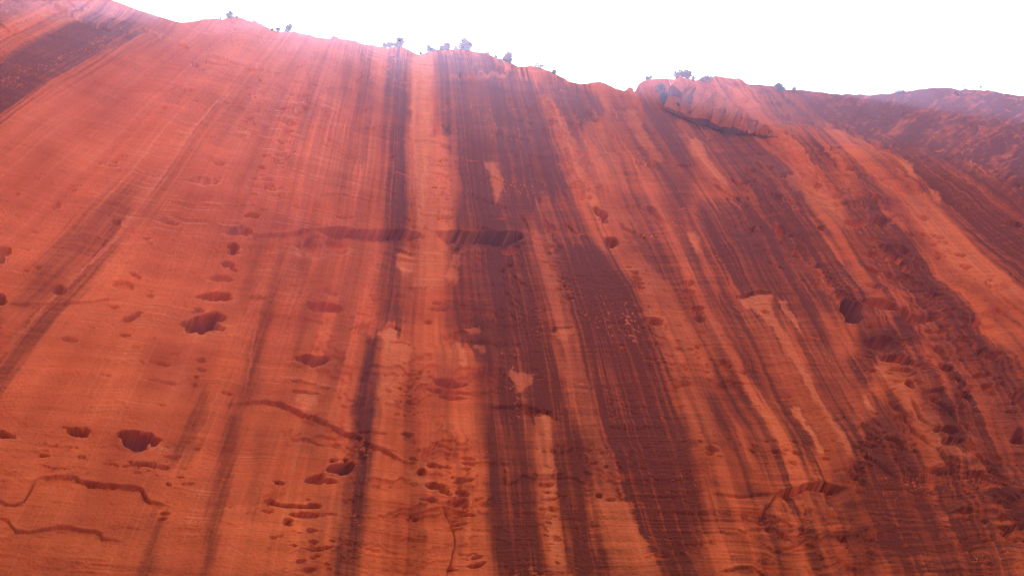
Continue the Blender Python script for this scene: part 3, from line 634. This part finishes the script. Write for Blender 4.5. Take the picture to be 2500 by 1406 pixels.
for hx, hy, rx, ry, dep, tl in HOLES:
    m_ = max(rx, ry) * 1.7 + 4
    w = window(hx - m_, hx + m_, hy - m_, hy + m_)
    if w is None:
        continue
    ct, sn = math.cos(R(tl)), math.sin(R(tl))
    amp = 0.85
    X = PXf[w] - hx + wx[w] * rx * amp; Y = PYf[w] - hy + wy[w] * ry * amp * 1.5
    a = (X * ct + Y * sn) / rx; b = (-X * sn + Y * ct) / ry
    r = np.sqrt(a * a + b * b)
    # steep under the brow, sloping out at the sill
    up = np.clip(0.5 - 0.5 * b, 0, 1)
    prof = sstep(1.03, 0.72, r) * (0.2 + 0.8 * up) * 0.7 + 0.3 * sstep(1.0, 0.2, r)
    D[w] -= (2.7 * dep * sstep(1.0, 0.78, r) * (.45 + .55 * up) if dep >= 1.5 else (3.0 if hx > 1900 else 2.1) * dep * prof)
    D[w] += 0.05 * dep * np.exp(-((r - 1.15) / 0.12) ** 2)
    PALE[w] = np.clip(PALE[w] + 0.5 * sstep(1.5, 1.05, r) * sstep(0.9, 1.05, r) * (b > 0.2) * min(1, rx / 14), 0, 1)  # light catching the lower lip, painted into the colour
    if rx > 9:
        VAR[w] *= 1 - 0.92 * sstep(1.0, 0.8, r)

# the relief dies out at the skyline so the outline stays where it is
D *= sstep(0, 26, PYf - rimc[None, :].astype(np.float32)) * 0.97 + 0.03
P3 = BASE + NRM * D[..., None]

# behind the skyline the rock rolls back into the plateau
roll = []
for b_, dz in [(0.5, .12), (1.2, .2), (2.5, .2), (5, 0), (9, -.6), (15, -1.0), (25, -1.4), (45, -2), (90, -3), (160, -4)]:
    q = P3[0].copy()
    q[:, 1] += b_; q[:, 2] += dz + 0.35 * np.minimum(b_, 14) * (fbm(PXC / 60, PXC * 0 + b_ / 9, 2, 2) - 0.2) * 0.3
    roll.append(q)
P3 = np.concatenate([np.stack(roll[::-1]), P3], 0)
NR = len(roll)


def padr(a):
    return np.concatenate([np.repeat(a[:1], NR, 0), a], 0)


VAR, PALE, TONE, Uf, Vf = padr(VAR), padr(PALE), padr(TONE), padr(Uf), padr(Vf)
NY2 = P3.shape[0]


# ------------------------------------------------------------------ materials
def new_mat(name):
    m = bpy.data.materials.new(name); m.use_nodes = True
    nt = m.node_tree
    bs = nt.nodes["Principled BSDF"]
    bs.inputs["Roughness"].default_value = 0.95
    bs.inputs["Specular IOR Level"].default_value = 0.0
    return m, nt, bs


def mixc(nt, fac, a, b, blend='MIX'):
    n = nt.nodes.new("ShaderNodeMix"); n.data_type = 'RGBA'; n.blend_type = blend
    for sock, val in ((n.inputs[0], fac), (n.inputs[6], a), (n.inputs[7], b)):
        if isinstance(val, (int, float)):
            sock.default_value = val
        elif isinstance(val, tuple):
            sock.default_value = (*val, 1)
        else:
            nt.links.new(val, sock)
    return n.outputs[2]


def mth(nt, op, a, b=None, clamp=False):
    n = nt.nodes.new("ShaderNodeMath"); n.operation = op; n.use_clamp = clamp
    for s, v in zip(n.inputs, (a, b)):
        if v is None:
            continue
        if isinstance(v, (int, float)):
            s.default_value = v
        else:
            nt.links.new(v, s)
    return n.outputs[0]


def noise(nt, vec, scale, sx=1, sy=1, sz=1, detail=3, rough=.55):
    mp = nt.nodes.new("ShaderNodeMapping"); mp.inputs["Scale"].default_value = (sx, sy, sz)
    nt.links.new(vec, mp.inputs["Vector"])
    n = nt.nodes.new("ShaderNodeTexNoise"); n.inputs["Scale"].default_value = scale
    n.inputs["Detail"].default_value = detail; n.inputs["Roughness"].default_value = rough
    nt.links.new(mp.outputs[0], n.inputs["Vector"])
    return n.outputs["Fac"]


ROCK, ROCK2, FRESH_LIT, VARN, VARN2 = (.54, .090, .018), (.45, .060, .011), (.62, .155, .045), (.098, .0135, .0036), (.150, .0245, .0078)


def sandstone():
    m, nt, bs = new_mat("sandstone")
    at = nt.nodes.new("ShaderNodeAttribute"); at.attribute_name = "rock"
    sp = nt.nodes.new("ShaderNodeSeparateColor"); nt.links.new(at.outputs["Color"], sp.inputs[0])
    st = nt.nodes.new("ShaderNodeAttribute"); st.attribute_name = "strata"
    v = st.outputs["Vector"]                       # x across the streaks, y across the beds (photo px / 100)
    streak = noise(nt, v, 14, 1, .035, 1, 4, .6)
    beds = noise(nt, v, 20, .05, 1, 1, 4, .6)
    grain = noise(nt, v, 15, 1, 1.7, 1, 4, .7)
    big = noise(nt, v, .8, 1, 1, 1, 3, .5)
    tone = mth(nt, 'ADD', mth(nt, 'MULTIPLY', beds, .55), mth(nt, 'MULTIPLY', big, .55))
    rock = mixc(nt, mth(nt, 'MULTIPLY_ADD', tone, 2.0, True), ROCK, ROCK2)
    n = rock.node.inputs[0].links[0].from_node; n.inputs[2].default_value = -.62
    rock = mixc(nt, 1.0, rock, mixc(nt, sp.outputs[2], (.72, .64, .56), (1.28, 1.42, 1.55)), 'MULTIPLY')
    rock = mixc(nt, sp.outputs[1], rock, FRESH_LIT)
    varn = mixc(nt, grain, VARN, VARN2)
    fac = mth(nt, 'MULTIPLY', sp.outputs[0], mth(nt, 'ADD', .85, mth(nt, 'MULTIPLY', streak, .80)), True)
    col = mixc(nt, fac, rock, varn)
    gcol = mixc(nt, 1.0, col, mixc(nt, grain, (.70, .68, .66), (1.30, 1.32, 1.34)), 'MULTIPLY')
    bands = mixc(nt, 1.0, gcol, mixc(nt, beds, (.66, .64, .62), (1.34, 1.36, 1.38)), 'MULTIPLY')
    gcol = mixc(nt, mth(nt, 'SUBTRACT', 1.0, mth(nt, 'MULTIPLY', fac, .85)), gcol, bands)
    nt.links.new(gcol, bs.inputs["Base Color"])
    bp = nt.nodes.new("ShaderNodeBump"); bp.inputs["Strength"].default_value = .7; bp.inputs["Distance"].default_value = .12
    nt.links.new(mth(nt, 'ADD', beds, mth(nt, 'MULTIPLY', grain, .6)), bp.inputs["Height"])
    nt.links.new(bp.outputs[0], bs.inputs["Normal"])
    return m


M_ROCK = sandstone()


def grid_object(name, P, var, pale, u, v, mat, tone=None, flip=False):
    ny, nx = P.shape[:2]
    me = bpy.data.meshes.new(name)
    me.vertices.add(ny * nx)
    me.vertices.foreach_set("co", P.reshape(-1).astype(np.float32))
    idx = np.arange(ny * nx, dtype=np.int32).reshape(ny, nx)
    q = np.stack([idx[:-1, :-1], idx[1:, :-1], idx[1:, 1:], idx[:-1, 1:]], -1).reshape(-1, 4)
    if flip:
        q = q[:, ::-1]
    nq = len(q)
    me.loops.add(nq * 4); me.polygons.add(nq)
    me.loops.foreach_set("vertex_index", np.ascontiguousarray(q).reshape(-1))
    me.polygons.foreach_set("loop_start", np.arange(nq, dtype=np.int32) * 4)
    me.polygons.foreach_set("loop_total", np.full(nq, 4, np.int32))
    me.update(calc_edges=True)
    ca = me.attributes.new("rock", 'FLOAT_COLOR', 'POINT')
    rgba = np.ones((ny * nx, 4), np.float32); rgba[:, 0] = var.reshape(-1); rgba[:, 1] = pale.reshape(-1)
    rgba[:, 2] = .5 if tone is None else tone.reshape(-1)
    ca.data.foreach_set("color", rgba.reshape(-1))
    sa = me.attributes.new("strata", 'FLOAT_VECTOR', 'POINT')
    vec = np.zeros((ny * nx, 3), np.float32); vec[:, 0] = u.reshape(-1) / 100; vec[:, 1] = v.reshape(-1) / 100
    sa.data.foreach_set("vector", vec.reshape(-1))
    me.polygons.foreach_set("use_smooth", np.ones(nq, bool))
    me.materials.append(mat)
    ob = bpy.data.objects.new(name, me)
    COL.objects.link(ob)
    return ob


cliff = grid_object("cliff", P3, VAR, PALE, Uf, Vf, M_ROCK, TONE)
cliff["kind"] = "structure"

# ------------------------------------------------------------------ canyon floor
mg, ng, bg_ = new_mat("red_sand")
tc = ng.nodes.new("ShaderNodeTexCoord")
gn = noise(ng, tc.outputs["Object"], .35, detail=5)
ng.links.new(mixc(ng, gn, (.065, .036, .018), (.11, .06, .03)), bg_.inputs["Base Color"])
n_g = 90
ax = np.sign(np.linspace(-1, 1, n_g)) * np.abs(np.linspace(-1, 1, n_g)) ** 3 * 3000
GX, GY = np.meshgrid(ax, ax)
GZ = (fbm(GX / 14, GY / 14, 2, 3) - .5) * 1.0 * sstep(4, 25, np.hypot(GX, GY))
gme = bpy.data.meshes.new("ground")
gi = np.arange(n_g * n_g).reshape(n_g, n_g)
gme.from_pydata(np.stack([GX, GY, GZ], -1).reshape(-1, 3).tolist(), [], np.stack([gi[:-1, :-1], gi[:-1, 1:], gi[1:, 1:], gi[1:, :-1]], -1).reshape(-1, 4).tolist())
gme.polygons.foreach_set("use_smooth", np.ones(len(gme.polygons), bool))
gme.materials.append(mg)
ground = bpy.data.objects.new("ground", gme); COL.objects.link(ground); ground["kind"] = "structure"

# ------------------------------------------------------------------ rocks that stand on the rim
M_PER_PX = 1.0 / FPX


def at(px, py, back=0.0):
    py = max(py, float(np.interp(px, PXC, rimc)) + .8)
    p = cast(np.array([float(px)]), np.array([float(py)]))[0]
    dx, dy, dz = ray(float(px), float(py))
    n = math.sqrt(dx * dx + dy * dy + dz * dz)
    dist = (p[1]) / dy
    return Vector(p) + Vector((dx, dy, dz)) / n * back, dist * M_PER_PX


def tag(o, label, cat, group=None):
    o["label"] = label; o["category"] = cat
    if group:
        o["group"] = group
    return o


# angular outcrop of leaning fins, with its top edge and its foot as it stands on the shoulder
OT = np.array([(1622, 250), (1634, 224), (1648, 204), (1660, 190), (1672, 194), (1690, 206), (1706, 213), (1716, 222), (1724, 219), (1736, 215), (1744, 219), (1750, 227), (1756, 225), (1764, 233), (1780, 238), (1796, 262), (1830, 281), (1862, 300), (1904, 319)], float)
OB = np.array([(1622, 258), (1700, 291), (1760, 309), (1850, 329), (1904, 331)], float)
oc = np.arange(1622, 1904, 2.0); ot = np.linspace(0, 1, 60)
OX = np.repeat(oc[None], 60, 0)
t0 = np.interp(oc, OT[:, 0], OT[:, 1]); b0 = np.interp(oc, OB[:, 0], OB[:, 1])
OY = t0[None] + ot[:, None] * (b0 - t0)[None]
OBASE = cast(OX, OY + 6.0)
q = OX * .80 + OY * .60 + (vnoise(OX / 22, OY / 22, 3) - .5) * 16
fin = np.zeros(OX.shape)
cell_r = random.Random(21)
e1 = (OX * .37 - OY * .93) / 3.2; e2 = OX * .93 + OY * .37      # fins lean to the upper right
cells = [(cell_r.uniform(e1.min(), e1.max()), cell_r.uniform(e2.min(), e2.max()), cell_r.uniform(.3, 2.3), cell_r.uniform(-.05, .05), cell_r.choice((-1, 1)) * cell_r.uniform(.035, .11)) for _ in range(30)]
best = np.full(OX.shape, 1e9)
wj = (fbm(OX / 9, OY / 9, 3, 2) - .5) * 3
facet = np.zeros(OX.shape)
for a_, b_, h_, ga, gb in cells:
    d_ = (e1 - a_ + wj) ** 2 + (e2 - b_ + wj) ** 2
    fin = np.where(d_ < best, h_ + ga * (e1 - a_) + gb * (e2 - b_), fin)
    facet = np.where(d_ < best, h_ * 3.7 % 1.0, facet)
    best = np.minimum(best, d_)
fin = fin * (1.25 - .5 * (OX - 1622) / 282)
fin = fin + (fbm(OX / 6, OY / 5, 2, 2) - .5) * .12
lift = np.sin(np.pi * np.clip(ot * .8 + .12, 0, 1))[:, None] ** .6 * sstep(1618, 1640, OX) * sstep(1908, 1850, OX)
OD = fin * lift * 1.05 + .3
OD[0] = -.9; OD[-1] = -1.2
OD[:, 0] = -.6; OD[:, -1] = -.8
to_eye = EYE - OBASE; to_eye /= np.linalg.norm(to_eye, axis=-1, keepdims=True)
nrm_o = to_eye * .9 + np.array([0, -.25, .12])          # the fins lean out from the slope
OP = OBASE + nrm_o * OD[..., None] * 1.25
ovar = np.clip(.05 + .22 + facet * .22 + (fbm(OX / 14, OY / 12, 5, 3) - .5) * .5, 0, .95)
outcrop = grid_object("rock_outcrop", OP, ovar.astype(np.float32), (ovar * 0 + .1).astype(np.float32), (OX * 1.0).astype(np.float32), (OY * 1.0).astype(np.float32), M_ROCK)
outcrop.data.polygons.foreach_set("use_smooth", np.zeros(len(outcrop.data.polygons), bool))
tag(outcrop, "broken outcrop of leaning rock fins below the widest skyline shrub", "rock outcrop")

import bmesh


def boulder(px, py, w, h, seed, point, var, label):
    c, k = at(px, py, 0.3)
    bm = bmesh.new()
    bmesh.ops.create_icosphere(bm, subdivisions=3, radius=1.0)
    r_ = random.Random(seed)
    ph = [r_.uniform(0, 9) for _ in range(6)]
    for v in bm.verts:
        x, y, z = v.co
        n = 1 + .16 * math.sin(3.1 * x + ph[0]) * math.sin(2.7 * y + ph[1]) + .12 * math.sin(5 * z + ph[2]) + .07 * math.sin(9 * x + ph[3]) * math.sin(8 * z + ph[4])
        up = (z + 1) / 2
        s = n * (1 - point * up)
        v.co = Vector((x * s * w * k * .5, y * s * w * k * .5, (up * n - .25) * h * k * 1.25))
    me = bpy.data.meshes.new("boulder"); bm.to_mesh(me); bm.free()
    nv = len(me.vertices)
    ca = me.attributes.new("rock", 'FLOAT_COLOR', 'POINT')
    rgba = np.ones((nv, 4), np.float32); rgba[:, 0] = var; rgba[:, 1] = .25; rgba[:, 2] = .6
    ca.data.foreach_set("color", rgba.reshape(-1))
    sa = me.attributes.new("strata", 'FLOAT_VECTOR', 'POINT')
    co = np.zeros(nv * 3, np.float32); me.vertices.foreach_get("co", co)
    sa.data.foreach_set("vector", (co.reshape(-1, 3)[:, [0, 2, 1]] / k / 100).astype(np.float32).reshape(-1))
    me.materials.append(M_ROCK)
    o = bpy.data.objects.new("boulder", me); COL.objects.link(o); o.location = c
    return tag(o, label, "boulder")


boulder(1538, 219, 22, 12, 3, .75, .15, "small pointed red knob standing in the lowest notch of the skyline")
boulder(2340, 238, 30, 24, 5, .55, .8, "dark wedge of rock below the windswept shrubs near the right edge")
boulder(622, 57, 18, 7, 8, .3, .1, "low pale knob on the left skyline between the two leftmost shrub groups")
boulder(818, 97, 20, 6, 9, .3, .1, "flat rounded knob on the bare skyline left of the paired shrubs")

# ------------------------------------------------------------------ shrubs along the rim
def leaf_mat(name, a, b):
    m, nt, bs = new_mat(name)
    oi = nt.nodes.new("ShaderNodeTexCoord")
    nz = noise(nt, oi.outputs["Object"], 1.6, detail=2)
    nt.links.new(mixc(nt, nz, a, b), bs.inputs["Base Color"])
    return m


M_LEAF = leaf_mat("dark_leaf", (.018, .035, .016), (.05, .075, .03))
M_LEAF2 = leaf_mat("grey_leaf", (.025, .050, .020), (.06, .09, .035))
M_STEM = leaf_mat("stem_bark", (.05, .035, .025), (.11, .08, .055))
M_DEAD = leaf_mat("dead_wood", (.28, .22, .15), (.40, .33, .24))


def tube(vs, fs, pts, r0, r1, n=5):
    base = len(vs)
    for i, p in enumerate(pts):
        f = i / (len(pts) - 1); r_ = r0 + (r1 - r0) * f
        d = (pts[min(i + 1, len(pts) - 1)] - pts[max(i - 1, 0)]).normalized()
        a = d.orthogonal().normalized(); b = d.cross(a)
        for j in range(n):
            an = 2 * math.pi * j / n
            vs.append(p + (a * math.cos(an) + b * math.sin(an)) * r_)
    for i in range(len(pts) - 1):
        for j in range(n):
            fs.append((base + i * n + j, base + i * n + (j + 1) % n, base + (i + 1) * n + (j + 1) % n, base + (i + 1) * n + j))
    fs.append(tuple(base + (len(pts) - 1) * n + j for j in range(n)))


def mesh_part(name, vs, fs, mat, parent):
    me = bpy.data.meshes.new(name); me.from_pydata([tuple(v) for v in vs], [], fs); me.materials.append(mat)
    o = bpy.data.objects.new(name, me); COL.objects.link(o); o.parent = parent
    return o


def shrub(px, py, w, h, kind, label, lean=0.0, on_face=False):
    r_ = random.Random(int(px * 7 + py))
    c, k = at(px, py, -0.3 if on_face else -0.02)
    root = bpy.data.objects.new("shrub", None); COL.objects.link(root); root.location = c
    root.empty_display_size = .3
    W, H = w * k * 1.05, h * k * 1.75                  # seen from below: a standing plant is foreshortened
    sv, sf, lv, lf = [], [], [], []
    ns = {'dense': 9, 'loose': 9, 'sparse': 7, 'grass': 12, 'low': 10}[kind]
    tips = []
    for i in range(ns):
        a = r_.uniform(0, 2 * math.pi); sp = math.sqrt(r_.random())
        ex = math.cos(a) * sp * W * .48 + lean * H; ey = math.sin(a) * sp * W * .35
        hz = H * r_.uniform(.6, 1.0) * (1 - .35 * sp * sp)
        x0 = ex * .35 if kind in ('low', 'grass') else ex * .12
        pts = [Vector((x0 * (1 - f) + ex * (f ** .8) + (r_.uniform(-.05, .05) * W if 0 < f < 1 else 0), ey * f, -.12 + (hz + .12) * f ** (.9))) for f in (0, .3, .55, .8, 1)]
        tube(sv, sf, pts, max(.012 * H, .012), .006, 4)
        tips += ([(pts[1], .7)] if kind in ('dense', 'loose') else []) + [(pts[2], .6), (pts[3], .9), (pts[4], 1.0)] if kind != 'grass' else [(pts[3], .5), (pts[4], .6)]
        if kind in ('dense', 'loose', 'sparse'):
            for _ in range(3):
                b = pts[r_.choice((1, 2, 3))]
                e = b + Vector((r_.uniform(-.22, .22) * W, r_.uniform(-.2, .2) * W, r_.uniform(.08, .25) * H))
                tube(sv, sf, [b, (b + e) / 2 + Vector((0, 0, .02 * H)), e], .008, .004, 3)
                tips.append((e, .9))
    nl = {'dense': 52, 'loose': 46, 'sparse': 36, 'grass': 44, 'low': 44}[kind]
    cr = {'dense': .17, 'loose': .105, 'sparse': .085, 'grass': .06, 'low': .13}[kind] * max(W, H)
    ls = {'dense': .085, 'loose': .075, 'sparse': .075, 'grass': .06, 'low': .07}[kind] * (0.7 + 0.38 * max(W, H))
    for p, s in tips:
        for _ in range(int(nl * s)):
            q_ = p + Vector((r_.gauss(0, 1), r_.gauss(0, 1), r_.gauss(0, .8))) * cr * .55
            if q_.z < -.05:
                continue
            d = Vector((r_.gauss(0, 1), r_.gauss(0, 1), r_.gauss(.5, 1))).normalized()
            sd = d.orthogonal().normalized()
            l = ls * r_.uniform(.6, 1.4)
            bse = len(lv)
            lv += [q_ - d * l, q_ + sd * l * .5, q_ + d * l, q_ - sd * l * .5]
            lf.append((bse, bse + 1, bse + 2, bse + 3))
    mesh_part("stems", sv, sf, M_STEM, root)
    mesh_part("foliage", lv, lf, M_LEAF if kind == 'dense' else M_LEAF2, root)
    return tag(root, label, "shrub", "shrubs along the canyon rim")


SHRUBS = [
    (433, 54, 12, 9, 'grass', "leftmost thin wispy tuft on the skyline"),
    (530, 48, 16, 7, 'grass', "faint low tuft on the skyline just left of the leftmost dark shrub"),
    (559, 45, 15, 14, 'loose', "leftmost dark shrub crowning the pointed left summit"),
    (577, 44, 5, 6, 'sparse', "tiny twig on the slope right beside the pointed left summit"),
    (664, 76, 7, 6, 'sparse', "tiny sprig left of the thin upright plant on the left skyline"),
    (675, 80, 14, 15, 'sparse', "thin upright sparse plant left of the round bush on the left skyline"),
    (701, 79, 20, 18, 'loose', "round open bush standing alone on the left skyline"),
    (938, 118, 14, 12, 'sparse', "low grey bush at the left end of the paired clump above the dark streak"),
    (953, 118, 18, 18, 'sparse', "spreading grey bush in the middle of the clump above the dark streak"),
    (968, 116, 12, 11, 'loose', "short dense bush at the foot of the narrow column shrub"),
    (976, 115, 9, 21, 'dense', "narrow dark column shrub left of the skyline dip"),
    (1027, 132, 7, 6, 'sparse', "tiny sprig in the dip above the pale column of rock"),
    (1052, 129, 24, 17, 'loose', "leafy bush on the dome right of the dip, leftmost of three there"),
    (1077, 125, 13, 12, 'loose', "small bush joined to the dark upright shrub on the dome"),
    (1089, 123, 11, 17, 'dense', "dark upright shrub in the middle of the dome"),
    (1113, 122, 15, 7, 'low', "very low growth just left of the biggest round bush"),
    (1135, 125, 25, 25, 'dense', "biggest dark round bush on the central dome"),
    (1192, 133, 11, 7, 'low', "small sprig first down the slope from the biggest round bush"),
    (1212, 142, 9, 7, 'low', "small sprig second down the slope from the biggest round bush"),
    (1243, 157, 30, 25, 'loose', "open leafy bush leaning out of the slope before the skyline saddle"),
    (1315, 167, 26, 8, 'low', "low strip of growth on the hump right of the skyline saddle"),
    (1353, 183, 20, 9, 'low', "lower strip of growth farther down the hump slope"),
    (1585, 196, 20, 9, 'low', "low shrub left of the bare stick"),
    (1662, 192, 34, 17, 'loose', "wide leafy bush behind the tip of the broken outcrop"),
    (1680, 194, 17, 22, 'loose', "taller bush at the right of the outcrop tip"),
    (1693, 199, 9, 11, 'sparse', "thin sprig right of the outcrop tip"),
    (1907, 224, 22, 19, 'dense', "dark bush on the skyline of the right slope"),
    (1941, 222, 12, 8, 'sparse', "small sprig right of the dark bush on the right slope"),
    (2352, 222, 22, 12, 'grass', "left one of the two windswept shrubs near the right edge", .35),
    (2378, 223, 26, 13, 'grass', "right one of the two windswept shrubs near the right edge", .55),
    (2195, 228, 26, 4, 'low', "flat fringe of growth on the skyline halfway along the right slope"),
]
for row in SHRUBS:
    shrub(*row[:6], lean=row[6] if len(row) > 6 else 0.0)
FACE_SHRUBS = [
    (1618, 226, 30, 18, 'low', "grey green shrub in the gully left of the broken outcrop, upper one"),
    (1628, 252, 20, 22, 'dense', "dark shrub at the foot of the gully left of the broken outcrop"),
    (1729, 202, 32, 12, 'low', "grey patch of growth on the pink dome behind the outcrop"),
    (1903, 233, 18, 12, 'dense', "dark growth hanging just below the bush on the right slope"),
    (1654, 264, 14, 9, 'dense', "small dark bush under the left side of the outcrop"),
]
for row in FACE_SHRUBS:
    shrub(*row, on_face=True)

# the bare stick
c_, k_ = at(1638, 207, .1)
tip = Vector((-7 * k_, 0, 27 * k_ * 1.25))
dv_, df_ = [], []
tube(dv_, df_, [Vector((0, 0, -.3)), tip * .35 + Vector((.03, 0, 0)), tip * .7, tip], .11, .06, 6)
tube(dv_, df_, [tip * .8, tip * .8 + Vector((-.12, 0, .2))], .03, .015, 4)
me_ = bpy.data.meshes.new("dead_trunk"); me_.from_pydata([tuple(v) for v in dv_], [], df_); me_.materials.append(M_DEAD)
stick = bpy.data.objects.new("dead_trunk", me_); COL.objects.link(stick); stick.location = c_
tag(stick, "bare bleached stick leaning left on the skyline beside the wide leafy bush", "dead trunk")

# ------------------------------------------------------------------ air: haze volume that also stands in for lens glare towards the rim
HAZE = True
if HAZE:
    top = float(P3[..., 2].max()) + 15
    x0, x1, y0, y1, z0, z1 = -420, 620, -160, float(P3[..., 1].max()) + 20, -3, top
    hm = bpy.data.meshes.new("haze")
    vs = [(x, y, z) for x in (x0, x1) for y in (y0, y1) for z in (z0, z1)]
    hm.from_pydata(vs, [], [(0, 1, 3, 2), (4, 6, 7, 5), (0, 4, 5, 1), (2, 3, 7, 6), (0, 2, 6, 4), (1, 5, 7, 3)])
    hmat = bpy.data.materials.new("haze"); hmat.use_nodes = True
    hn = hmat.node_tree; hn.nodes.clear()
    pv = hn.nodes.new("ShaderNodeVolumePrincipled")
    pv.inputs["Color"].default_value = (.62, .55, .96, 1)
    pv.inputs["Density"].default_value = 0.000185
    pv.inputs["Anisotropy"].default_value = 0.58
    ho = hn.nodes.new("ShaderNodeOutputMaterial")
    hn.links.new(pv.outputs[0], ho.inputs["Volume"])
    hm.materials.append(hmat)
    haze = bpy.data.objects.new("haze", hm); COL.objects.link(haze); haze["kind"] = "stuff"
print("tris", 2 * NY2 * NX, "ztop", P3[..., 2].max())
